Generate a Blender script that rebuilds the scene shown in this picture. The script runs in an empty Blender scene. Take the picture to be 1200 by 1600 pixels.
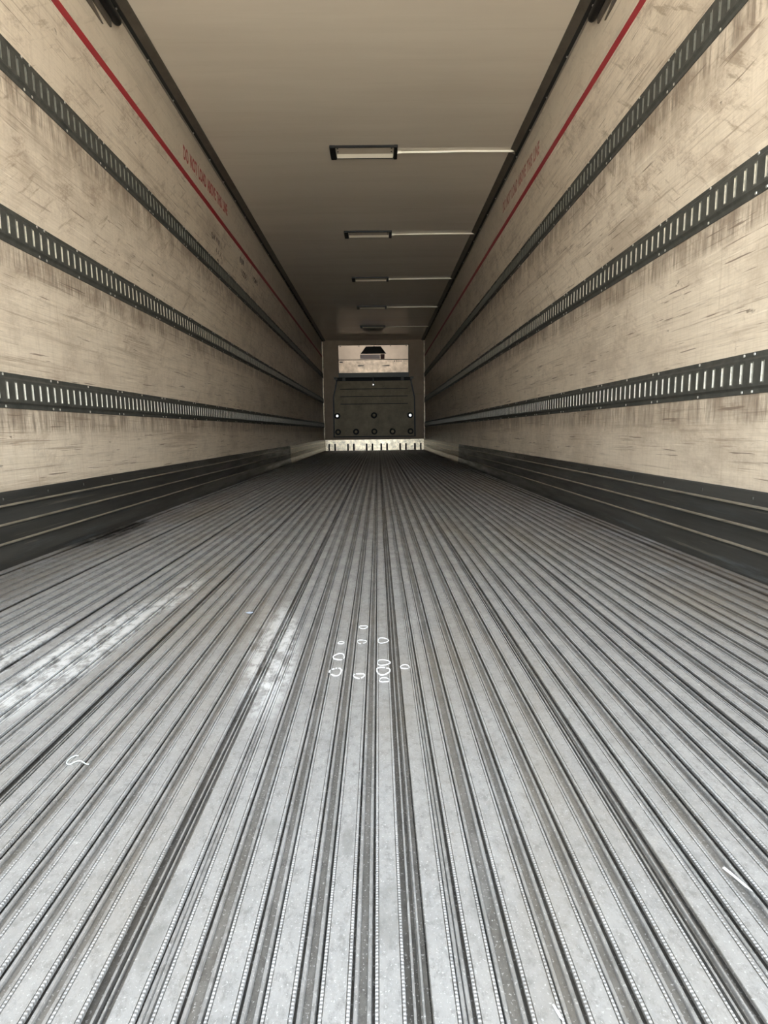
import bpy, math, random
from mathutils import Matrix, Vector
random.seed(7)
S = bpy.context.scene
C = S.collection

# ------------------------------------------------------------------ camera
F_PX = 899.7                                    # focal length in pixels of the 1200x1600 frame
cam_d = bpy.data.cameras.new('camera')
cam_d.sensor_fit = 'VERTICAL'; cam_d.sensor_height = 24.0
cam_d.lens = F_PX / 1600 * 24.0
cam_d.clip_start = 0.02; cam_d.clip_end = 200
cam = bpy.data.objects.new('camera', cam_d); C.objects.link(cam)
R = Vector((0.99986419, -0.01026044, -0.01289684))
U = Vector((0.01419515, 0.1386076, 0.99024564))
Fw = Vector((0.00837276, 0.99029423, -0.13873442))
m = Matrix((( R.x, U.x, -Fw.x, 0.0864), (R.y, U.y, -Fw.y, 0.0), (R.z, U.z, -Fw.z, 0.4618), (0, 0, 0, 1)))
cam.matrix_world = m
S.camera = cam

# ------------------------------------------------------------------ light: overcast daylight through the open rear doors
w = bpy.data.worlds.new('sky'); S.world = w; w.use_nodes = True
bg = w.node_tree.nodes['Background']
bg.inputs[0].default_value = (0.84, 0.93, 1.0, 1); bg.inputs[1].default_value = 1.0
vs = S.view_settings
vs.view_transform = 'Standard'; vs.look = 'None'; vs.gamma = 1.0; vs.use_curve_mapping = False
vs.exposure = 3.0
sun_d = bpy.data.lights.new('sun', 'SUN'); sun_d.energy = 5.5; sun_d.angle = math.radians(.6); sun_d.color = (1., .93, .82)
sun = bpy.data.objects.new('sun', sun_d); C.objects.link(sun)          # high over the nearside: lights the yard behind, never shines in
sun.rotation_euler = Vector((-.55, -.22, -1.)).to_track_quat('-Z', 'Y').to_euler()

# ------------------------------------------------------------------ dimensions (metres)
W = 1.25            # half width at the wall lining
Y0, Y1 = 0.20, 14.49
ZC = 2.67           # ceiling
ZW = 2.639          # top of wall lining

# ------------------------------------------------------------------ materials
def new_mat(name):
    m = bpy.data.materials.new(name); m.use_nodes = True
    nt = m.node_tree; b = nt.nodes['Principled BSDF']
    return m, nt, b
def nd(nt, t, **kw):
    n = nt.nodes.new(t)
    for k, v in kw.items(): setattr(n, k, v)
    return n
def lk(nt, a, b): nt.links.new(a, b)
def setv(n, i, v): n.inputs[i].default_value = v
def simple(name, col, rough=.5, metal=0., spec=.5, noise=0., nscale=40., bump=0.):
    m, nt, b = new_mat(name)
    b.inputs['Roughness'].default_value = rough; b.inputs['Metallic'].default_value = metal
    b.inputs['Specular IOR Level'].default_value = spec
    b.inputs['Base Color'].default_value = (*col, 1)
    if noise or bump:
        g = nd(nt, 'ShaderNodeNewGeometry')
        n = nd(nt, 'ShaderNodeTexNoise'); setv(n, 'Scale', nscale); setv(n, 'Detail', 6.); setv(n, 'Roughness', .65)
        lk(nt, g.outputs['Position'], n.inputs['Vector'])
        if noise:
            r = nd(nt, 'ShaderNodeMapRange'); setv(r, 1, .3); setv(r, 2, .7); setv(r, 3, 1 - noise); setv(r, 4, 1 + noise)
            lk(nt, n.outputs['Fac'], r.inputs[0])
            x = nd(nt, 'ShaderNodeVectorMath', operation='SCALE'); x.inputs[0].default_value = col
            lk(nt, r.outputs[0], x.inputs['Scale']); lk(nt, x.outputs[0], b.inputs['Base Color'])
        if bump:
            bp = nd(nt, 'ShaderNodeBump'); setv(bp, 'Strength', bump); setv(bp, 'Distance', .002)
            lk(nt, n.outputs['Fac'], bp.inputs['Height']); lk(nt, bp.outputs[0], b.inputs['Normal'])
    return m

class G:
    """small node-graph helper working on world position"""
    def __init__(s, name):
        s.m, s.nt, s.b = new_mat(name)
        g = nd(s.nt, 'ShaderNodeNewGeometry'); s.pos = g.outputs['Position']
        sp = nd(s.nt, 'ShaderNodeSeparateXYZ'); lk(s.nt, s.pos, sp.inputs[0])
        s.x, s.y, s.z = sp.outputs[0], sp.outputs[1], sp.outputs[2]
    def math(s, op, a, b=None, c=None):
        n = nd(s.nt, 'ShaderNodeMath', operation=op)
        for i, v in enumerate((a, b, c)):
            if v is None: continue
            if isinstance(v, (int, float)): n.inputs[i].default_value = v
            else: lk(s.nt, v, n.inputs[i])
        return n.outputs[0]
    def noise(s, scale, detail=5., rough=.6, sc=(1, 1, 1), rot=(0, 0, 0), off=(0, 0, 0), dist=0.):
        mp = nd(s.nt, 'ShaderNodeMapping'); mp.inputs['Scale'].default_value = sc
        mp.inputs['Rotation'].default_value = rot; mp.inputs['Location'].default_value = off
        if rot != (0, 0, 0):
            m0 = nd(s.nt, 'ShaderNodeMapping'); m0.inputs['Rotation'].default_value = rot
            mp.inputs['Rotation'].default_value = (0, 0, 0)
            lk(s.nt, s.pos, m0.inputs[0]); lk(s.nt, m0.outputs[0], mp.inputs[0])
        else: lk(s.nt, s.pos, mp.inputs[0])
        n = nd(s.nt, 'ShaderNodeTexNoise'); setv(n, 'Scale', scale); setv(n, 'Detail', detail); setv(n, 'Roughness', rough); setv(n, 'Distortion', dist)
        lk(s.nt, mp.outputs[0], n.inputs['Vector']); return n.outputs['Fac']
    def ramp(s, v, a, b, lo=0., hi=1., smooth=True):
        n = nd(s.nt, 'ShaderNodeMapRange'); n.interpolation_type = 'SMOOTHSTEP' if smooth else 'LINEAR'
        lk(s.nt, v, n.inputs[0]); setv(n, 1, a); setv(n, 2, b); setv(n, 3, lo); setv(n, 4, hi); return n.outputs[0]
    def mix(s, fac, a, b):
        n = nd(s.nt, 'ShaderNodeMix', data_type='RGBA')
        if isinstance(fac, (int, float)): n.inputs[0].default_value = fac
        else: lk(s.nt, fac, n.inputs[0])
        for i, v in ((6, a), (7, b)):
            if isinstance(v, tuple): n.inputs[i].default_value = (*v, 1)
            else: lk(s.nt, v, n.inputs[i])
        return n.outputs[2]
    def band(s, v, lo, hi, f):
        return s.math('MULTIPLY', s.ramp(v, lo - f, lo + f), s.ramp(v, hi - f, hi + f, 1., 0.))
    def bump(s, h, strength, dist):
        n = nd(s.nt, 'ShaderNodeBump'); setv(n, 'Strength', strength); setv(n, 'Distance', dist)
        lk(s.nt, h, n.inputs['Height']); lk(s.nt, n.outputs[0], s.b.inputs['Normal'])

RAILS = ((1.765, 1.892), (1.156, 1.284), (0.562, 0.689))

def wall_mat(name, off):
    g = G(name); o = (off, off * 1.7, off * .6)
    base = g.mix(g.ramp(g.noise(1.1, 3, .5, (1, .5, 1), off=o), .35, .65), (.68, .585, .46), (.61, .52, .405))
    # soft blotches, long horizontal scuffs, short slanted scratches, pin marks
    blot = g.ramp(g.noise(2.6, 10, .74, (1, .55, 1), off=o), .47, .66)
    c = g.mix(g.math('MULTIPLY', blot, .50), base, (.29, .23, .17))
    st = g.ramp(g.noise(5., 6, .7, (1, .16, 4.2), off=o), .53, .70)
    c = g.mix(g.math('MULTIPLY', st, .55), c, (.25, .185, .13))
    fine = g.ramp(g.noise(9., 5, .75, (1, .22, 9.), off=o), .55, .68)
    c = g.mix(g.math('MULTIPLY', fine, .6), c, (.17, .12, .085))
    weave = g.ramp(g.noise(20., 4, .8, (1, .2, 7.), off=o), .40, .70)
    c = g.mix(g.math('MULTIPLY', weave, .32), c, (.36, .28, .20))
    weft = g.ramp(g.noise(22., 3, .7, (1, 3., .3), off=o), .45, .72)
    c = g.mix(g.math('MULTIPLY', weft, .22), c, (.36, .28, .20))
    scr = g.ramp(g.noise(26., 2, .6, (1, .12, 3.), off=o), .66, .70)
    c = g.mix(g.math('MULTIPLY', scr, .8), c, (.13, .09, .065))
    up = g.ramp(g.z, .7, 1.5)
    sl = g.ramp(g.noise(7., 5, .7, (1, .5, 4.), rot=(math.radians(-38), 0, 0), off=o), .56, .69)
    c = g.mix(g.math('MULTIPLY', g.math('MULTIPLY', sl, up), .6), c, (.22, .16, .105))
    smear = g.ramp(g.noise(5.5, 9, .8, (1, .7, 1.5), rot=(math.radians(-30), 0, 0), off=o), .50, .68)
    c = g.mix(g.math('MULTIPLY', smear, g.ramp(g.z, .5, 1.4, .35, .72)), c, (.27, .20, .145))
    lightsc = g.ramp(g.noise(8., 4, .7, (1, .25, 11.), off=(off + 4, 3, 1)), .62, .70)
    c = g.mix(g.math('MULTIPLY', lightsc, .6), c, (.76, .68, .55))
    pin = g.ramp(g.noise(15., 3, .6, (1, .7, 1.4), off=o), .70, .76)
    c = g.mix(g.math('MULTIPLY', pin, .7), c, (.10, .075, .055))
    vert = g.ramp(g.noise(9., 4, .7, (1, 6., .25), off=o), .60, .72)
    c = g.mix(g.math('MULTIPLY', vert, .28), c, (.28, .20, .13))
    # rubbed grime just below every cargo rail
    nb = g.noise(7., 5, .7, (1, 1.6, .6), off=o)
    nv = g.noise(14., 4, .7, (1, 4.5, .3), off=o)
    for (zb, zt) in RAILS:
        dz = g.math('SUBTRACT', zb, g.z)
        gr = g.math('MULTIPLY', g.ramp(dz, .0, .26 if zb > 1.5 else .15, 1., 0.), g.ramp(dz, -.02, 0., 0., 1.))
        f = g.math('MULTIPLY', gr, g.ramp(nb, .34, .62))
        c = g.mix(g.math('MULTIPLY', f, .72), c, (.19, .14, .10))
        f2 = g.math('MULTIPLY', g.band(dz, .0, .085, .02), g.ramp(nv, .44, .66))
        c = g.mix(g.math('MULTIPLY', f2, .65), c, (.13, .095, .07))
    # cleaner, plainer strip above the load line
    cl = g.ramp(g.z, 2.27, 2.32)
    c = g.mix(g.math('MULTIPLY', cl, .55), c, (.55, .475, .37))
    lk(g.nt, c, g.b.inputs['Base Color'])
    setv(g.b, 'Roughness', .42); setv(g.b, 'Specular IOR Level', .4)
    h = g.noise(30., 5, .6, (1, .5, 1), off=o); g.bump(h, .25, .003)
    return g.m
M = {}
M['wall_l'] = wall_mat('wall_lining_left', 3.1)
M['wall_r'] = wall_mat('wall_lining_right', 17.7)

g = G('ceiling_lining')
c = g.mix(g.ramp(g.noise(1.3, 4, .6, (.35, 3., 1)), .35, .7), (.60, .53, .43), (.555, .485, .39))
c = g.mix(g.math('MULTIPLY', g.ramp(g.noise(3., 6, .7, (.2, 6., 1)), .52, .75), .3), c, (.48, .41, .31))
lk(g.nt, c, g.b.inputs['Base Color']); setv(g.b, 'Roughness', .08); setv(g.b, 'Specular IOR Level', .5)
g.bump(g.noise(1.6, 2, .4, (.25, 2.6, 1)), .1, .008); M['ceiling'] = g.m

def floor_mat(name, kind):
    g = G(name)
    n1 = g.noise(16., 6, .7, (1, .6, 1)); n2 = g.noise(95., 6, .8, (1, .6, 1))
    if kind == 'top':   a, b_ = (.305, .305, .305), (.244, .243, .242)
    elif kind == 'bead': a, b_ = (.355, .357, .36), (.262, .262, .264)
    elif kind == 'lips': a, b_ = (.29, .29, .29), (.205, .203, .20)
    else:               a, b_ = (.135, .131, .126), (.087, .084, .079)
    c = g.mix(g.ramp(n1, .35, .65), a, b_)
    c = g.mix(g.math('MULTIPLY', g.ramp(n2, .46, .66), .68), c, tuple(v * .62 for v in b_))
    c = g.mix(g.math('MULTIPLY', g.ramp(g.noise(380., 2, .6, off=(4, 1, 0)), .60, .70), .55), c, (.55, .55, .55))
    c = g.mix(g.math('MULTIPLY', g.ramp(g.noise(48., 4, .7, (1, .6, 1), off=(7, 2, 0)), .68, .74), .7), c, (.56, .56, .56))
    # whitish scrapes left by pallets
    def scrape(cx, cy, rx, ry, slope):
        dx = g.math('DIVIDE', g.math('SUBTRACT', g.math('SUBTRACT', g.x, cx), g.math('MULTIPLY', g.math('SUBTRACT', g.y, cy), slope)), rx)
        dy = g.math('DIVIDE', g.math('SUBTRACT', g.y, cy), ry)
        d = g.math('ADD', g.math('MULTIPLY', dx, dx), g.math('MULTIPLY', dy, dy))
        return g.ramp(d, .25, 1.1, 1., 0.)
    ns = g.noise(28., 6, .75, (1.2, .7, 1), off=(2, 5, 0))
    for a_ in ((-.148, 1.2, .062, .36, -.11), (-.56, 1.2, .085, .42, .03), (-.70, 1.12, .05, .3, .0), (-.50, 1.62, .05, .22, .0)):
        f = g.math('MULTIPLY', scrape(*a_), g.ramp(ns, .41, .56))
        c = g.mix(g.math('MULTIPLY', f, .92 if kind != 'base' else .45), c, (.58, .59, .60))
    # dark wet looking smudges
    for a_ in ((-.046, .622, .012, .022, 0), (-.128, .53, .011, .03, 0), (-.127, .47, .010, .035, 0), (.0905, .50, .016, .05, .1), (.18, .52, .012, .04, .1), (.045, .60, .008, .03, 0)):
        f = g.math('MULTIPLY', scrape(*a_), g.ramp(n1, .25, .6, .3, .8))
        c = g.mix(g.math('MULTIPLY', f, .7), c, (.17, .17, .165))
    # brown dirt along the side walls and in worn patches
    ax = g.math('ABSOLUTE', g.x)
    dirt = g.math('MULTIPLY', g.ramp(ax, .75, 1.2), g.ramp(g.noise(4., 6, .7, (1, .5, 1)), .3, .62))
    c = g.mix(g.math('MULTIPLY', dirt, .62), c, (.13, .105, .08))
    deep = g.ramp(g.noise(1.6, 5, .65, (1.4, .35, 1), off=(1, 3, 0)), .45, .70)
    c = g.mix(g.math('MULTIPLY', deep, .45), c, (.20, .168, .125))
    spill = g.math('MULTIPLY', scrape(-1.19, 2.75, .09, .45, 0), g.ramp(n1, .25, .55))
    c = g.mix(spill, c, (.03, .027, .023))
    lk(g.nt, c, g.b.inputs['Base Color'])
    setv(g.b, 'Metallic', .35 if kind != 'base' else .15)
    r = g.ramp(n1, .3, .7, .42, .6); lk(g.nt, r, g.b.inputs['Roughness'])
    if kind == 'bead':
        wv = g.math('SINE', g.math('MULTIPLY', g.math('ADD', g.y, g.math('MULTIPLY', g.noise(60., 2), .002)), 2 * math.pi / .0034))
        g.bump(wv, .4, .0007)
    else:
        g.bump(g.math('ADD', n2, g.math('MULTIPLY', n1, .5)), .35, .0012)
    return g.m
M['rib'] = floor_mat('worn_aluminium_tread', 'top')
M['bead'] = floor_mat('knurled_aluminium_edge', 'bead')
M['lips'] = floor_mat('low_channel_lip', 'lips')
M['channel'] = floor_mat('dirty_shaded_channel', 'base')  # groove shade painted into this darker tone, together with channel dirt

M['rail'] = simple('grey_green_steel', (.055, .054, .046), .55, .0, .2, .3, 25., .1)
M['lip'] = simple('pale_slot_steel', (.80, .77, .68), .35, .2, .5, .25, 60.)  # slot lip tones, one per rail height, palest on the lowest rail
M['lip_mid'] = simple('mid_slot_steel', (.58, .53, .42), .35, .2, .5, .25, 60.)
M['lip_high'] = simple('dark_slot_steel', (.17, .165, .135), .4, .2, .5, .25, 60.)
M['frame'] = simple('rubbed_slot_rim', (.17, .163, .135), .4, .2)
M['dark'] = simple('black_and_cavity_shade', (.02, .019, .017), .8)  # black of the grommets, and painted shade inside gaps, slots and the opening
M['rivet'] = simple('bright_rivet', (.62, .60, .55), .3, .8)
M['red'] = simple('red_paint', (.29, .006, .016), .45, noise=.12, nscale=8.)
M['redtext'] = simple('faded_red_print', (.30, .035, .03), .55, noise=.25, nscale=30.)
M['redtext_faded'] = simple('worn_red_print', (.33, .13, .10), .55, noise=.3, nscale=30.)
M['ink'] = simple('marker_ink', (.10, .075, .06), .6)
M['trim'] = simple('dark_brown_trim', (.085, .07, .054), .4, .1, .4, .25, 12.)
M['black'] = simple('black_plastic', (.007, .007, .007), .45, spec=.3)
g = G('black_scuff_liner')
c = g.mix(g.ramp(g.noise(3., 6, .7, (1, .25, 5.)), .35, .7), (.030, .029, .026), (.055, .053, .048))
c = g.mix(g.math('MULTIPLY', g.ramp(g.noise(5., 6, .75, (1, .35, 6.)), .52, .68), g.ramp(g.z, .0, .09, .8, .25)), c, (.085, .095, .10))
c = g.mix(g.math('MULTIPLY', g.ramp(g.noise(14., 4, .7, (1, .12, 5.), off=(3, 1, 2)), .60, .68), .5), c, (.16, .14, .11))
lk(g.nt, c, g.b.inputs['Base Color']); setv(g.b, 'Metallic', .15)
lk(g.nt, g.ramp(g.noise(6., 4, .6, (1, .3, 3.)), .3, .7, .28, .5), g.b.inputs['Roughness']); M['kick'] = g.m
M['kickedge'] = simple('rubbed_liner_edge', (.23, .20, .155), .4, .3, .5, .35, 12.)
M['alu'] = simple('bare_aluminium', (.80, .68, .50), .28, .7, .5, .5, 14., .2)
M['alu_liner'] = simple('dull_aluminium', (.36, .29, .21), .35, .6, .5, .3, 12., .2)
M['front'] = simple('grey_front_lining', (.33, .252, .178), .5, 0, .15, .12, 5.)
M['bulk'] = simple('moulded_grey_plastic', (.28, .225, .14), .45, 0, .2, .25, 6., .1)
M['cover'] = simple('beige_cover_panel', (.43, .31, .215), .28, .35, .5, .10, 4.)
M['cover2'] = simple('stained_cover_panel', (.47, .34, .23), .28, .35, .5, .4, 7.)
M['green'] = simple('dark_green_grey_bar', (.10, .10, .08), .45)
M['rust'] = simple('red_brown_label', (.12, .04, .03), .6)
M['white'] = simple('white_plastic', (.92, .86, .72), .3)
M['lens'] = simple('clear_fixture_tray', (.60, .52, .41), .25)
M['reflect'] = simple('fixture_reflector', (.92, .84, .68), .25)
M['steel'] = simple('shiny_steel', (.85, .83, .80), .2, .9)
M['paper'] = simple('white_paper', (.62, .63, .64), .7)
M['thread'] = simple('pale_mint_thread', (.48, .56, .54), .7)
M['chip'] = simple('pale_blue_chip', (.40, .46, .56), .5)
M['chalk'] = simple('chalky_scrape', (.58, .59, .60), .8)
M['yard'] = simple('concrete_yard', (.50, .48, .44), .9, noise=.15, nscale=1.)

# ------------------------------------------------------------------ mesh helpers
def mesh(name, verts, faces, mats, parent=None, mi=None, smooth=False):
    me = bpy.data.meshes.new(name); me.from_pydata(verts, [], faces); me.update()
    for mm in (mats if isinstance(mats, (list, tuple)) else [mats]): me.materials.append(mm)
    if mi:
        for p, k in zip(me.polygons, mi): p.material_index = k
    if smooth:
        for p in me.polygons: p.use_smooth = True
    o = bpy.data.objects.new(name, me); C.objects.link(o)
    if parent: o.parent = parent
    return o
def empty(name, loc=(0, 0, 0)):
    o = bpy.data.objects.new(name, None); C.objects.link(o); o.location = loc; o.empty_display_size = .1
    return o
def tag(o, label=None, cat=None, group=None, kind=None):
    if label: o['label'] = label
    if cat: o['category'] = cat
    if group: o['group'] = group
    if kind: o['kind'] = kind
    return o
class MB:
    def __init__(s): s.v = []; s.f = []; s.mi = []
    def box(s, x0, x1, y0, y1, z0, z1, k=0, bev=0.):
        b = len(s.v)
        if bev <= 0:
            s.v += [(x, y, z) for z in (z0, z1) for y in (y0, y1) for x in (x0, x1)]
            fs = [(0, 2, 3, 1), (4, 5, 7, 6), (0, 1, 5, 4), (2, 6, 7, 3), (0, 4, 6, 2), (1, 3, 7, 5)]
            s.f += [tuple(b + i for i in f) for f in fs]; s.mi += [k] * 6
        else:      # box with chamfered edges
            c = [(x, y, z) for z in (z0, z1) for y in (y0, y1) for x in (x0, x1)]
            idx = {}
            for ci, (x, y, z) in enumerate(c):
                dx = bev if x == x0 else -bev; dy = bev if y == y0 else -bev; dz = bev if z == z0 else -bev
                for a, p in enumerate(((x, y + dy, z + dz), (x + dx, y, z + dz), (x + dx, y + dy, z))):
                    idx[ci, a] = len(s.v); s.v.append(p)
            fs = [(0, 2, 3, 1), (4, 5, 7, 6), (0, 1, 5, 4), (2, 6, 7, 3), (0, 4, 6, 2), (1, 3, 7, 5)]
            ax = [2, 2, 1, 1, 0, 0]
            for f, a in zip(fs, ax): s.f.append(tuple(idx[i, a] for i in f)); s.mi.append(k)
            for i in range(8):
                for bit in (1, 2, 4):
                    j = i | bit
                    if j == i: continue
                    a1, a2 = {1: (1, 2), 2: (0, 2), 4: (0, 1)}[bit]
                    s.f.append((idx[i, a1], idx[i, a2], idx[j, a2], idx[j, a1])); s.mi.append(k)
                s.f.append((idx[i, 0], idx[i, 1], idx[i, 2])); s.mi.append(k)
        return s
    def prism(s, prof, y0, y1, ks=None, closed=True, caps=True, ysegs=1):
        """profile [(x,z)] extruded along y"""
        b = len(s.v); n = len(prof)
        for j in range(ysegs + 1):
            y = y0 + (y1 - y0) * j / ysegs
            s.v += [(x, y, z) for x, z in prof]
        for j in range(ysegs):
            for i in range(n if closed else n - 1):
                i2 = (i + 1) % n; a = b + j * n; c = a + n
                s.f.append((a + i, a + i2, c + i2, c + i)); s.mi.append(ks[i] if ks else 0)
        if caps and closed:
            s.f.append(tuple(b + i for i in range(n))); s.mi.append(0)
            s.f.append(tuple(b + ysegs * n + i for i in reversed(range(n)))); s.mi.append(0)
        return s
    def plate(s, poly, y0, y1, k=0):
        """polygon [(x,z)] with depth in y"""
        b = len(s.v); n = len(poly)
        s.v += [(x, y0, z) for x, z in poly] + [(x, y1, z) for x, z in poly]
        s.f.append(tuple(b + i for i in range(n))); s.f.append(tuple(b + n + i for i in reversed(range(n)))); s.mi += [k, k]
        for i in range(n):
            j = (i + 1) % n; s.f.append((b + i, b + n + i, b + n + j, b + j)); s.mi.append(k)
        return s
    def tube(s, pts, r, n=8, k=0):
        rings = []
        for i, p in enumerate(pts):
            p = Vector(p); a = Vector(pts[max(i - 1, 0)]); b_ = Vector(pts[min(i + 1, len(pts) - 1)])
            t = (b_ - a).normalized(); u = t.cross(Vector((0, 0, 1)))
            if u.length < 1e-4: u = t.cross(Vector((1, 0, 0)))
            u.normalize(); v = t.cross(u)
            b = len(s.v); rr = r[i] if isinstance(r, (list, tuple)) else r
            for q in range(n):
                an = 2 * math.pi * q / n; s.v.append(tuple(p + (u * math.cos(an) + v * math.sin(an)) * rr))
            rings.append(b)
        for a, b in zip(rings, rings[1:]):
            for q in range(n): q2 = (q + 1) % n; s.f.append((a + q, a + q2, b + q2, b + q)); s.mi.append(k)
        s.f.append(tuple(rings[0] + q for q in reversed(range(n)))); s.f.append(tuple(rings[-1] + q for q in range(n))); s.mi += [k, k]
        return s
    def ringy(s, cx, cz, y, ro, ri, h, n=18, k=0):
        """flat washer facing -y"""
        b = len(s.v)
        for q in range(n):
            a = 2 * math.pi * q / n; ca, sa = math.cos(a), math.sin(a)
            s.v += [(cx + ro * ca, y, cz + ro * sa), (cx + ro * .93 * ca, y - h, cz + ro * .93 * sa), (cx + ri * ca, y - h, cz + ri * sa), (cx + ri * ca, y, cz + ri * sa)]
        for q in range(n):
            a = b + 4 * q; c = b + 4 * ((q + 1) % n)
            for i in range(3): s.f.append((a + i, a + i + 1, c + i + 1, c + i)); s.mi.append(k)
        return s
    def build(s, name, mats, parent=None, smooth=False):
        return mesh(name, s.v, s.f, mats, parent, s.mi, smooth)

# ------------------------------------------------------------------ yard outside the open doors
yard = MB().box(-14, 14, -30, Y0 - .1, -1.40, -1.25).build('ground', M['yard'])
tag(yard, 'concrete yard behind the open trailer doors', 'ground', kind='structure')

# ------------------------------------------------------------------ shell
wl = MB().box(-W - .05, -W, Y0, Y1, -.05, ZW).build('wall_left', M['wall_l'])
wr = MB().box(W, W + .05, Y0, Y1, -.05, ZW).build('wall_right', M['wall_r'])
tag(wl, 'scuffed cream lining of the left trailer wall', 'wall', kind='structure')
tag(wr, 'scuffed cream lining of the right trailer wall', 'wall', kind='structure')
for o, sx in ((wl, -1), (wr, 1)):      # outer skin behind the gap over the lining
    MB().box(*sorted((sx * (W + .05), sx * (W + .07))), Y0, Y1, -.05, ZC + .05).build('outer_skin', M['trim'], o)
    xs = sorted((sx * (W - .0006), sx * (W + .001)))
    MB().box(*xs, Y0, Y1, 2.257, 2.302).build('red_stripe', M['red'], o)
ceil = MB().box(-W - .05, W + .05, Y0, Y1, ZC, ZC + .06).build('ceiling', M['ceiling'])
tag(ceil, 'glossy beige ceiling lining of the trailer', 'ceiling', kind='structure')
wf = MB().box(-W - .05, W + .05, Y1, Y1 + .08, -.05, ZC + .05).build('wall_front', M['front'])
tag(wf, 'dim grey front wall at the far end of the trailer', 'wall', kind='structure')
for sx in (-1, 1):                     # bright corner angles and seam of the front wall
    v = [(sx * (W - .001), Y1 - .001), (sx * (W - .024), Y1 - .001), (sx * (W - .024), Y1 - .007), (sx * (W - .007), Y1 - .024), (sx * (W - .001), Y1 - .024)]
    vs_ = [(a, b, z) for z in (.27, ZC - .03) for a, b in v]
    fs_ = [(i, (i + 1) % 5, 5 + (i + 1) % 5, 5 + i) for i in range(5)] + [(0, 1, 2, 3, 4), (9, 8, 7, 6, 5)]
    tag(mesh('trim_%d' % (3 if sx < 0 else 4), vs_, fs_, M['alu']), 'thin bright corner angle where the front wall meets the %s wall' % ('left' if sx < 0 else 'right'), 'trim', kind='structure')
    MB().box(*sorted((sx * 1.0, sx * (W - .026))), Y1 - .0008, Y1 + .001, 1.36, 1.375).build('panel_seam', M['bulk'], wf)

# ceiling edge trims, notched where each lamp cable enters on the right
LIGHT_Y = [4.93 + 1.93 * k for k in range(5)]
def trim(name, sx, label, cuts):
    t = empty(name, (sx * 1.2, Y0, ZC)); tag(t, label, 'trim', kind='structure')
    ys = [Y0] + [v for c_ in cuts for v in (c_ - .022, c_ + .022)] + [Y1]
    for a, b in zip(ys[::2], ys[1::2]):
        p = [(1.168, ZC - .002), (1.170, ZC - .008), (1.212, ZC - .026), (1.216, ZC - .026), (1.216, ZC - .002)]
        p = [(sx * (x - 1.2), z - ZC) for x, z in p]
        MB().prism(p, a - Y0, b - Y0).build('trim_section', M['trim'], t)
    b = MB().box(*sorted((sx * .016, sx * .048)), 0, Y1 - Y0, -.012, -.002).build('gap_shade_strip', M['dark'], t)  # black strip paints the shade of the recess above the lining
    rv = MB(); y = .4
    while y < Y1 - .2:
        rv.box(*sorted((sx * .038, sx * .046)), y - .006 - Y0, y + .006 - Y0, -.02, -.010, bev=.003); y += .42
    tag(rv.build('screws', M['rivet'], t), kind='stuff')
    return t
trim('trim_1', -1, 'dark ceiling edge trim along the left wall', [])
trim('trim_2', 1, 'dark ceiling edge trim along the right wall, notched for lamp cables', LIGHT_Y)

# ------------------------------------------------------------------ ribbed floor
fl = MB().box(-W, W, Y0, Y1, -.06, -.0135).build('floor', M['channel'])
tag(fl, 'ribbed aluminium trailer floor running to the front wall', 'floor', kind='structure')
def rib_profile(h, left=True, right=True):
    """half plate width h; returns (profile, material per edge); beads stand a hair proud of the plate"""
    p, k = [], []
    def add(x, z, kk): p.append((x, z)); k.append(kk)
    eL = h + (.0036 if left else .0008); eR = h + (.0036 if right else .0008)
    add(-eL, -.0040, 2)
    if left:
        add(-eL, -.0004, 1); add(-eL + .0006, .0003, 1); add(-h - .0010, .0003, 1); add(-h - .0008, -.0009, 2); add(-h - .0001, -.0009, 2)
    else: add(-eL, -.0004, 2)
    add(-h, 0., 0)
    add(h, 0., 2)
    if right:
        add(h + .0001, -.0009, 2); add(h + .0008, -.0009, 2); add(h + .0010, .0003, 1); add(eR - .0006, .0003, 1); add(eR, -.0004, 1)
    else: add(eR, -.0004, 2)
    add(eR, -.0040, 2); add(.003, -.0045, 2); add(.003, -.0132, 2); add(-.003, -.0132, 2); add(-.003, -.0045, 2)
    return p, k
rib_meshes = {}
def rib(parent, x, h, left, right, y0, y1):
    key = (round(h, 5), left, right)
    if key not in rib_meshes:
        p, k = rib_profile(h, left, right)
        b = MB(); b.prism(p, Y0, Y1, k)
        o = b.build('tread_rib', [M['rib'], M['bead'], M['channel']], parent); rib_meshes[key] = o.data
    else:
        o = bpy.data.objects.new('tread_rib', rib_meshes[key]); C.objects.link(o); o.parent = parent
    o.location = (x, 0, 0); return o
J0, JW = -.148 - 4 * .2605, .2605
OFF = [(.0210, .0090, False, True), (.0565, .0066, True, True), (.1020, .0090, True, True), (.1470, .0090, True, True), (.1925, .0090, True, True), (.2380, .0090, True, True)]
KX = 1.226                                       # where the scuff liner meets the floor
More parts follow.
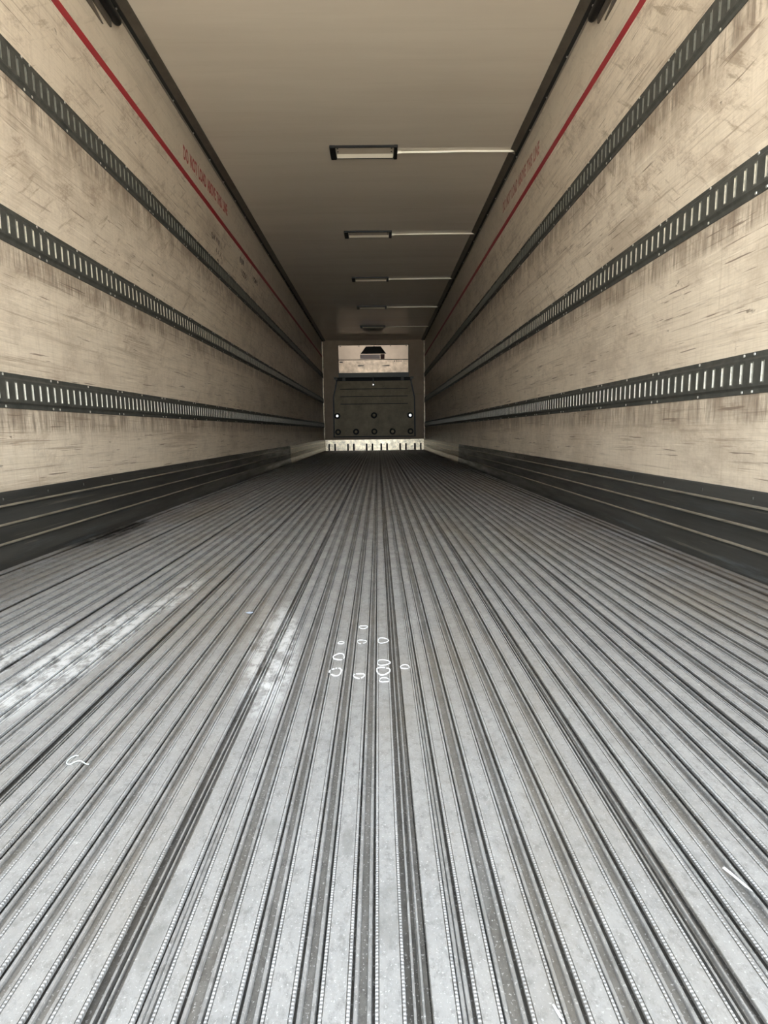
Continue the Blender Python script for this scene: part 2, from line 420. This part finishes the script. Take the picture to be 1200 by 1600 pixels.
for n in range(-1, 10):
    J = J0 + n * JW
    ribs = [(J + o_, h, l, r) for (o_, h, l, r) in OFF if -KX + .004 < J + o_ - h and J + o_ + h < KX - .004]
    if not ribs: continue
    a = max(J + .002, -KX); b_ = min(J + JW - .002, KX)
    pl = MB().box(a, b_, Y0, Y1, -.0134, -.0122).build('floor_plank', M['channel'], fl)
    for i, (x, h, l, r) in enumerate(ribs): rib(pl, x, h, l, r, Y0, Y1)
    low = MB(); prev = None
    xs = [(x - h - (.0036 if l else .0008), x + h + (.0036 if r else .0008), l, r) for (x, h, l, r) in ribs]
    for (A, B) in zip(xs, xs[1:]):               # pale low lips and sunken channel between two ribs
        g0, g1 = A[1], B[0]
        s0 = .0023 if not (A[1] - A[0] < .0235 and not A[2]) else .0012
        for (c0, c1) in ((g0 + s0, g0 + s0 + .0043), (g1 - .0066, g1 - .0023)):
            low.prism([(c0, -.0122), (c0, -.0042), (c0 + .0006, -.0034), (c1 - .0010, -.0038), (c1, -.0056), (c1, -.0122)], Y0, Y1)
        low.prism([(g0 + s0 + .0043, -.0122), (g0 + s0 + .0043, -.0080), (g1 - .0066, -.0080), (g1 - .0066, -.0122)], Y0, Y1, ks=[1] * 4)
    if len(ribs) == 6:
        # interlock ridge at the plank joint
        c0 = J + .0035
        low.prism([(c0, -.0122), (c0, -.0036), (c0 + .0005, -.0028), (c0 + .0018, -.0028), (c0 + .0023, -.0036), (c0 + .0023, -.0122)], Y0, Y1)
        low.prism([(J + .0022, -.0130), (J + .0022, -.0072), (J + .0100, -.0072), (J + .0100, -.0130)], Y0, Y1, ks=[1] * 4)
        c0 = J - .0038
        low.prism([(c0, -.0122), (c0, -.0056), (c0 + .0022, -.0056), (c0 + .0022, -.0122)], Y0, Y1)
    if low.v: low.build('channel_lips', [M['lips'], M['channel']], pl)

# ------------------------------------------------------------------ scuff liners low on the side walls
def liner(name, sx, label):
    root = empty(name, (sx * W, Y0, 0)); tag(root, label, 'baseboard', kind='structure')
    zs = [.266, .216, .150, .083, -.012]
    # (offset from wall, z): every course leans out to a rubbed bead
    prof = [(.0, .2655), (.006, .266), (.008, .262)]; ks = [0, 0, 0]
    for z in zs[1:4]:
        prof += [(.011, z + .006), (.0165, z + .003), (.0165, z - .001), (.010, z - .005)]; ks += [1, 1, 0, 0]
    prof += [(.022, .02), (.024, -.012), (0, -.012)]; ks += [0, 0, 0]
    for (a, b, m0, m1) in ((Y0, 8.30 if sx > 0 else 8.75, 'kick', 'kickedge'), (8.302 if sx > 0 else 8.752, Y1, 'alu_liner', 'alu')):
        p = [(-sx * x, z) for x, z in prof]
        MB().prism(p, a - Y0, b - Y0, ks).build('scuff_plate', [M[m0], M[m1]], root)
    rv = MB(); y = .35
    while y < Y1 - .2:
        rv.box(*sorted((-sx * .006, -sx * .011)), y - Y0, y + .012 - Y0, .236, .248, bev=.0024); y += .28
    tag(rv.build('rivets', M['rail'], root), kind='stuff')
liner('baseboard_left', -1, 'black ridged scuff liner along the foot of the left wall')
liner('baseboard_right', 1, 'black ridged scuff liner along the foot of the right wall')

# ------------------------------------------------------------------ slotted cargo rails
PITCH = .0508
def rail_meshes(sx, phase):
    n = int((Y1 - Y0 - .01) / PITCH)
    L0 = phase - PITCH / 2
    while L0 - PITCH > Y0: L0 -= PITCH
    n = int((Y1 - L0) / PITCH)
    T = .011                                     # stand-off of the raised face
    X = lambda d: sx * (W - d)
    body, lips = MB(), MB()
    H, hz, hy = .041, .0295, .0050
    for i in range(n):
        ya = L0 + i * PITCH; yb = ya + PITCH; yc = (ya + yb) / 2
        b = len(body.v)
        oy, oz = hy + .0028, hz + .0032
        body.v += [(X(T), ya, -H), (X(T), yb, -H), (X(T), yb, H), (X(T), ya, H),
                   (X(T), yc - oy, -oz), (X(T), yc + oy, -oz), (X(T), yc + oy, oz), (X(T), yc - oy, oz)]
        for k in range(4): body.f.append((b + k, b + (k + 1) % 4, b + 4 + (k + 1) % 4, b + 4 + k)); body.mi.append(0)
        b = len(lips.v)
        for d, ey, ez in ((T, oy, oz), (T + .0010, oy - .0012, oz - .0012), (T + .0006, hy, hz), (.0012, hy, hz)):
            lips.v += [(X(d), yc - ey, -ez), (X(d), yc + ey, -ez), (X(d), yc + ey, ez), (X(d), yc - ey, ez)]
        for lv in range(3):
            for k in range(4):
                lips.f.append((b + 4 * lv + k, b + 4 * lv + (k + 1) % 4, b + 4 * lv + 4 + (k + 1) % 4, b + 4 * lv + 4 + k))
                lips.mi.append(0 if lv == 1 else (3 if lv == 0 else 1))
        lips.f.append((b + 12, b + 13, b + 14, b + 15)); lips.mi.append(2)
    yb = L0 + n * PITCH
    for s in (-1, 1):                            # sloped shoulders and flat flanges
        prof = [(X(T), s * H), (X(.0045), s * .0475), (X(.0035), s * .0500), (X(.0035), s * .0625), (X(.0028), s * .0635), (X(-.001), s * .0635), (X(-.001), s * H)]
        body.prism(prof, L0, yb, [0] * 7, closed=True)
    ends = [(X(T), -H), (X(T), H), (X(-.001), H), (X(-.001), -H)]
    for y in (L0, yb):
        b = len(body.v); body.v += [(x, y, z) for x, z in ends]; body.f.append((b, b + 1, b + 2, b + 3)); body.mi.append(0)
    rv = MB(); y = .28
    while y < Y1 - .1:
        for s in (-1, 1):
            for dy in ((0,) if int(y * 10) % 2 else (0, .05)):
                rv.box(*sorted((X(.0035), X(.0065))), y + dy - .0045, y + dy + .0045, s * .0565 - .0045, s * .0565 + .0045, bev=.002)
        y += .305
    return body, lips, rv
NAMES = ('upper', 'middle', 'lower')
for sx, side, ph in ((-1, 'left', 2.119), (1, 'right', 1.754)):
    body, lips, rv = rail_meshes(sx, ph)
    data = None
    for k, (zb, zt) in enumerate(RAILS):
        root = empty('cargo_rail', (0, 0, (zb + zt) / 2))
        tag(root, 'dark grey slotted cargo rail, the %s of three on the %s wall' % ({'upper': 'highest', 'middle': 'middle one', 'lower': 'lowest'}[NAMES[k]], side), 'rail', 'slotted cargo rails on the walls')
        if data is None:
            o1 = body.build('rail_body', M['rail'], root)
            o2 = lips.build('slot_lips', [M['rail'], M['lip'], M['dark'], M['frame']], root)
            o3 = rv.build('rivets', M['rivet'], root); data = (o1, o2, o3)
            o2['kind'] = 'stuff'; o3['kind'] = 'stuff'
        else:
            for s in data:
                c_ = s.copy(); C.objects.link(c_); c_.parent = root
        o2 = [c_ for c_ in C.objects if c_.parent == root and c_.name.startswith('slot_lips')][0]
        o2.material_slots[1].link = 'OBJECT'; o2.material_slots[1].material = M[('lip_high', 'lip_mid', 'lip')[k]]

# ------------------------------------------------------------------ red warning text and marker scribbles
def text_mesh(name, body, parent, width, height, place, mat):
    cu = bpy.data.curves.new(name, 'FONT'); cu.body = body; cu.size = 1.; cu.extrude = .004; cu.offset = .03; cu.space_character = 1.12; cu.space_word = 1.5; cu.resolution_u = 3
    o = bpy.data.objects.new(name, cu); C.objects.link(o)
    bpy.context.view_layer.update()
    me = bpy.data.meshes.new_from_object(o.evaluated_get(bpy.context.evaluated_depsgraph_get()))
    bpy.data.objects.remove(o); bpy.data.curves.remove(cu)
    xs = [v.co.x for v in me.vertices]; ys = [v.co.y for v in me.vertices]
    x0, x1, y0, y1 = min(xs), max(xs), min(ys), max(ys)
    for v in me.vertices:
        u = (v.co.x - x0) / (x1 - x0) * width; t = (v.co.y - y0) / (y1 - y0) * height
        v.co = place(u, t, v.co.z * .1)
    me.materials.clear(); me.materials.append(mat); me.name = name
    ob = bpy.data.objects.new(name, me); C.objects.link(ob); ob.parent = parent
    return ob
TXT = 'DO NOT LOAD ABOVE THIS LINE'
t1 = text_mesh('warning_text', TXT, wl, 1.19, .098, lambda u, t, d: (-W + .0006 + d, 4.36 + u, 2.372 + t + u * .03), M['redtext'])
t2 = text_mesh('warning_text', TXT, wr, 1.19, .094, lambda u, t, d: (W - .0006 - d, 5.55 - u, 2.385 + t + (1.19 - u) * .02), M['redtext_faded'])
t1['label'] = 'red block capitals reading DO NOT LOAD ABOVE THIS LINE'
t2['label'] = 'faded red block capitals reading DO NOT LOAD ABOVE THIS LINE'
def scribble(rows, seed):
    rnd = random.Random(seed); b = MB()
    for (y, z, n, hgt) in rows:
        yy = y
        for i in range(n):
            pts = []; kind = rnd.random()
            for j in range(7):
                a = j / 6
                if kind < .35: pts.append((yy + .02 * math.sin(a * 6.0) + .02, z + hgt * (.5 + .5 * math.cos(a * 6.0))))
                elif kind < .7: pts.append((yy + .045 * a, z + hgt * abs(math.sin(a * 4.7 + rnd.random() * .3))))
                else: pts.append((yy + .015 + .01 * math.sin(a * 9), z + hgt * a))
            b.tube([(-W + .0005, p, q) for p, q in pts], .0035, 4); yy += .058 + rnd.random() * .012
    return b
scribble([(4.98, 2.045, 5, .05), (5.10, 1.955, 3, .055), (5.12, 1.875, 1, .05)], 3).build('handwriting', M['ink'], wl)['label'] = 'small black marker scribble below the red line'
scribble([(5.97, 2.12, 3, .07), (6.02, 2.02, 4, .06), (6.55, 2.10, 4, .05)], 9).build('handwriting', M['ink'], wl)['label'] = 'second black marker scribble nearer the front'

# ------------------------------------------------------------------ ceiling lamps with white surface cables
def lamp(y, label):
    root = empty('ceiling_lamp', (0, y, ZC)); tag(root, label, 'lamp', 'ceiling lamps down the middle of the trailer')
    x0, x1, ya, yb = -.262, .272, -.098, .098
    fr = MB(); t = .012; zf = -.018
    for (a, b, c_, d) in ((x0 + .03, x1 - .02, ya, ya + t), (x0 + .03, x1 - .02, yb - t, yb)): fr.box(a, b, c_, d, zf, 0, bev=.003)
    fr.build('frame', M['black'], root)
    MB().box(x0, x0 + .046, ya - .004, yb + .004, zf - .005, 0, bev=.004).build('end_cap', M['black'], root)
    ec = MB().box(x1 - .03, x1, ya - .004, yb + .004, zf - .005, 0, bev=.004).build('end_cap', M['black'], root)
    tr = MB().box(x0 + .046, x1 - .03, ya + t, yb - t, -.006, -.001).build('tray', M['lens'], root)
    sc = MB()
    for xx in (x0 + .062, x1 - .048):
        for yy in (-.055, -.005): sc.box(xx - .006, xx + .006, yy - .006, yy + .006, -.010, -.006, bev=.002)
    tag(sc.build('screws', M['rail'], tr), kind='stuff')
    # sloped reflector strip along the inner side, facing the doors
    rf = MB(); ra, rb = x0 + .05, x1 - .034
    b = len(rf.v); pr = [(.036, -.006), (.078, -.019), (.084, -.015), (.084, -.006)]
    rf.v += [(ra, yy, zz) for yy, zz in pr] + [(rb, yy, zz) for yy, zz in pr]
    rf.f += [(0, 1, 2, 3), (7, 6, 5, 4)] + [(i, 4 + i, 4 + (i + 1) % 4, (i + 1) % 4) for i in range(4)]; rf.mi = [0] * 6
    rf.build('reflector', M['reflect'], root)
    cb = MB(); cb.tube([(x1 - .002, 0, -.012), (.5, .004, -.010), (.8, -.003, -.010), (1.18, .002, -.010), (1.205, .002, -.006)], .0085, 8)
    cab = cb.build('cable', M['white'], root, True)
    MB().tube([(x1 - .002, 0, -.013), (x1 + .03, 0, -.012)], [.013, .010], 8).build('cable_gland', M['white'], cab)
for k, y in enumerate(LIGHT_Y):
    lamp(y, ['unlit ceiling lamp nearest the doors, largest of the row', 'unlit ceiling lamp second from the doors', 'unlit ceiling lamp third from the doors, middle of the row', 'unlit ceiling lamp fourth from the doors', 'unlit ceiling lamp furthest away, next to the front wall'][k])

# ------------------------------------------------------------------ black bars high on the walls near the doors
def black_bar(sx, label):
    y0, y1 = 1.3, 3.32
    root = empty('track_bar', (sx * W, y0, 2.56)); tag(root, label, 'bar', 'black bars high on the side walls')
    X = lambda d: -sx * d
    L = y1 - y0
    b = MB(); pts = [(X(.024), yy, 0.012) for yy in (0, .7, 1.4, L - .03, L - .012, L)]
    b.tube(pts, [.024, .024, .024, .024, .020, .009], 12); b.build('tube', M['black'], root, True)
    MB().box(*sorted((X(0), X(.012))), 0, L - .06, -.045, -.006, bev=.003).build('upper_strip', M['trim'], root)  # flat brown strip on the wall just below the tube
    v = [(0, -.085), (L - .15, -.085), (L - .30, -.046), (0, -.046)]
    vv = [(X(d), a, z) for d in (.0, .008) for a, z in v]
    ff = [(0, 1, 2, 3), (7, 6, 5, 4)] + [(i, 4 + i, 4 + (i + 1) % 4, (i + 1) % 4) for i in range(4)]
    mesh('lower_strip', vv, ff, M['trim'], root)
black_bar(-1, 'black round-ended bar fixed high on the left wall by the ceiling trim')
black_bar(1, 'black round-ended bar fixed high on the right wall by the ceiling trim')

# ------------------------------------------------------------------ front wall fittings
YF = Y1
cu_ = empty('unit_cover', (0, YF - .004, 1.88)); cu_.rotation_euler.x = math.radians(4.); tag(cu_, 'pale beige two-panel cover high on the front wall with a black opening', 'panel')
def rel(o, poly): return [(x - o.location.x, z - o.location.z) for x, z in poly]
def P(root, name, poly, d0, d1, mat, parent=None):
    """plate standing d0..d1 in front of the wall"""
    par = parent or root
    b = MB(); b.plate(rel(root, poly), -d1, -d0); return b.build(name, mat, par)
P(cu_, 'backing', [(-.862, 1.885), (.862, 1.885), (.862, 2.548), (-.862, 2.548)], .001, .020, M['dark'])
up = P(cu_, 'upper_panel', [(-.850, 2.208), (.850, 2.208), (.850, 2.538), (-.850, 2.538)], .021, .040, M['cover'])
lo = P(cu_, 'lower_panel', [(-.850, 1.893), (.850, 1.893), (.850, 2.192), (-.850, 2.192)], .021, .042, M['cover2'])
P(cu_, 'air_opening_shade', [(-.315, 2.337), (.315, 2.337), (.178, 2.512), (-.178, 2.512)], .041, .044, M['dark'])  # shaded inside of the opening, painted as a flat dark plate
P(cu_, 'pale_sticker', [(-.325, 2.214), (.160, 2.214), (.160, 2.322), (-.325, 2.322)], .041, .044, simple('pale_sticker', (.68, .53, .47), .4), None)
P(cu_, 'red_brown_block', [(.175, 2.212), (.270, 2.212), (.270, 2.330), (.175, 2.330)], .041, .060, M['rust'])
for x in (-.80, -.35, .02, .42, .80):
    P(cu_, 'bolt', [(x - .014, 2.510), (x + .014, 2.510), (x + .014, 2.530), (x - .014, 2.530)], .041, .046, M['trim'])
P(cu_, 'marking_plate', [(-.83, 2.13), (-.75, 2.13), (-.75, 2.165), (-.83, 2.165)], .043, .047, M['trim'])
for x in (.50, .56, .61, .66):
    P(cu_, 'marking_plate', [(x, 2.145), (x + .022, 2.145), (x + .022, 2.175), (x, 2.175)], .043, .047, M['trim'])
P(cu_, 'handle_recess', [(-.40, 2.055), (-.36, 2.075), (-.24, 2.07), (-.24, 2.05), (-.36, 2.04)], .043, .048, M['trim'])
P(cu_, 'handle_recess', [(.20, 2.055), (.37, 2.075), (.41, 2.06), (.37, 2.04), (.20, 2.045)], .043, .048, M['trim'])

bk = empty('bulkhead', (0, YF, .34)); tag(bk, 'dark grey moulded return-air bulkhead below the beige cover', 'bulkhead')
P(bk, 'header_bar', [(-.862, 1.785), (.862, 1.785), (.862, 1.884), (-.862, 1.884)], .001, .075, M['green'])
P(bk, 'gap_shade_plate', [(-.93, 1.690), (.93, 1.690), (.945, 1.782), (-.945, 1.782)], .001, .012, M['dark'])  # dark plate paints in the shade of the gap below the header
for x in (-.735, .705): P(bk, 'hinge_post', [(x - .035, 1.688), (x + .035, 1.688), (x + .035, 1.784), (x - .035, 1.784)], .013, .05, M['green'])
for sx in (-1, 1):
    P(bk, 'corner_bracket', [(sx * .90, 1.72), (sx * .975, 1.74), (sx * .975, 1.79), (sx * .90, 1.79)], .013, .045, M['green'])
OUT = [(-.985, .338), (1.0, .338), (.992, 1.27), (.905, 1.70), (-.905, 1.70), (-.982, 1.33)]
OUT = [(-1.0, .338), (1.0, .338), (.992, 1.29), (.905, 1.70), (-.905, 1.70), (-.992, 1.31)]
P(bk, 'edge_seal', [(x * 1.022, .325 if z < .5 else z + (.0)) for x, z in OUT], .001, .055, M['black'])
body_ = P(bk, 'moulded_panel', [(x * .985, z + (.010 if z < .5 else -.010)) for x, z in OUT], .056, .075, M['bulk'])
for z in (1.522, 1.342, 1.162):
    b = MB(); b.plate(rel(bk, [(-.83, z - .016), (.83, z - .016), (.80, z + .016), (-.80, z + .016)]), -.088, -.0755); b.build('rib', M['bulk'], bk)
    P(bk, 'rib_groove_shade', [(-.83, z - .034), (.83, z - .034), (.83, z - .017), (-.83, z - .017)], .0755, .0775, M['dark'])  # raised dark strip painted as groove shade below each rib
RING = [(-.915, .851, 1), (-.006, .857, 0), (.887, .849, 1), (-.903, .457, 0), (-.457, .459, 0), (-.004, .461, 0), (.448, .457, 0), (.893, .456, 0)]
for x, z, br in RING:
    r = MB().ringy(x, z - .34, -.0755, .076, .036, .02).build('grommet', M['dark'], bk, True)
    n = 14; b = MB()
    pr_ = .031 if br else .041
    ring = [(x + pr_ * math.cos(6.2832 * q / n), z - .34 + pr_ * math.sin(6.2832 * q / n)) for q in range(n)]
    b.plate(ring, -.0845 if br else -.080, -.0755); b.build('plug', M['steel'] if br else M['bulk'], r)
lt = MB().tube([(-.014, -.078, 1.60 - .34), (-.014, -.105, 1.60 - .34), (-.014, -.112, 1.60 - .34)], [.045, .045, .030], 14).build('latch', M['steel'], bk, True)
MB().box(-.026, -.002, -.10, -.078, 1.62 - .34, 1.79 - .34, bev=.004).build('latch_bar', M['green'], bk)

bf = empty('baseboard_front', (0, YF, 0)); tag(bf, 'bright speckled metal kick strip at the foot of the front wall', 'baseboard', kind='structure')
P(bf, 'ledge', [(-W + .025, .266), (W - .025, .266), (W - .025, .318), (-W + .025, .318)], .001, .022, M['front'])
P(bf, 'kick_strip', [(-W + .022, -.012), (W - .022, -.012), (W - .022, .262), (-W + .022, .262)], .001, .030, M['alu'])
for x in (-1.062, -.594, -.130, .234, .706, 1.075):
    bl = P(bf, 'channel_block', [(x - .050, -.012), (x + .050, -.012), (x + .050, .165), (x - .050, .165)], .031, .085, M['alu'])
    for sx in (-1, 1):
        a = sorted((x + sx * .051, x + sx * .094))
        P(bf, 'side_slot_shade', [(a[0], -.012), (a[1], -.012), (a[1], .165), (a[0], .165)], .031, .035, M['dark'], bl)  # flat dark plates painted as shade in the slots beside each block

# ------------------------------------------------------------------ ring shaped chalky scuffs on the floor ribs
def scuff(cx, cy, rx, ry, wdt, seed):
    rnd = random.Random(seed); n = 26; b = MB(); rx *= 1.32; ry *= .86
    for q in range(n):
        a = 2 * math.pi * q / n; j = 1 + .10 * math.sin(3 * a + seed) + .05 * rnd.random()
        ww = wdt * (.6 + .6 * rnd.random())
        for s in (-1, 1):
            b.v.append((cx + (rx * j + s * ww) * math.cos(a), cy + (ry * j + s * ww * 1.7) * math.sin(a), .0007))
        for s in (-1, 1):
            b.v.append((cx + (rx * j + s * ww) * math.cos(a), cy + (ry * j + s * ww * 1.7) * math.sin(a), -.0003))
    for q in range(n):
        if rnd.random() < .06: continue
        i = 4 * q; k = 4 * ((q + 1) % n)
        b.f += [(i, i + 1, k + 1, k), (i, k, k + 2, i + 2), (i + 1, i + 3, k + 3, k + 1)]; b.mi += [0] * 3
    return b.build('ring_scuff', M['chalk'], fl)
for i, a in enumerate(((.0445, 1.322, .0075, .012, .0010), (.0435, 1.226, .0075, .013, .0008), (.0905, 1.232, .0085, .018, .0009), (-.002, 1.222, .005, .008, .0008), (-.001, 1.142, .0085, .019, .0012), (-.0025, 1.066, .0085, .020, .0013), (.0435, 1.046, .0078, .012, .0012), (.0895, 1.067, .0095, .020, .0014), (.0905, 1.108, .0095, .016, .0009), (.0915, 1.026, .007, .011, .0008), (.133, 1.085, .0065, .011, .0008))):
    scuff(*a, i)

# ------------------------------------------------------------------ litter on the floor
th = MB(); pts = []
for j in range(22):
    a = j / 21
    if a < .55: an = a / .55 * 4.2; pts.append((-.357 + .007 * math.cos(an + 1.2), .772 + .011 * math.sin(an + 1.2), .0016))
    else: t = (a - .55) / .45; pts.append((-.3545 + .026 * t, .764 + .004 * math.sin(t * 5), .0016 + .001 * math.sin(t * 3)))
o = th.tube(pts, .0008, 6).build('thread_scrap', M['thread'], None, True)
tag(o, 'curled pale mint thread lying on the floor at left', 'thread')
def shard(name, poly, t, z, mat, label, cat):
    n = len(poly); cx = sum(p[0] for p in poly) / n; cy = sum(p[1] for p in poly) / n
    rnd = random.Random(len(label)); v = []
    for x, y in poly: v.append((x - cx, y - cy, .0004 + rnd.random() * t))
    v += [(x, y, z_ + .0006) for x, y, z_ in v]
    f = [tuple(reversed(range(n))), tuple(range(n, 2 * n))] + [(i, (i + 1) % n, n + (i + 1) % n, n + i) for i in range(n)]
    o = mesh(name, v, f, mat); o.location = (cx, cy, z); tag(o, label, cat)
shard('paper_scrap', [(.4425, .545), (.4455, .546), (.4495, .535), (.4530, .520), (.4540, .513), (.4505, .520), (.4470, .532)], .0012, .0003, M['paper'], 'torn white paper strip on the floor at the right edge', 'paper')
shard('paper_shred', [(.2205, .404), (.2220, .4045), (.2245, .397), (.2255, .391), (.2230, .394)], .001, .0003, M['paper'], 'small white paper shred at the bottom of the floor', 'paper')
shard('plastic_chip', [(-.262, 1.440), (-.255, 1.449), (-.245, 1.448), (-.243, 1.440), (-.250, 1.434), (-.258, 1.435)], .002, .0003, M['chip'], 'small pale blue plastic chip on the floor left of centre', 'chip')
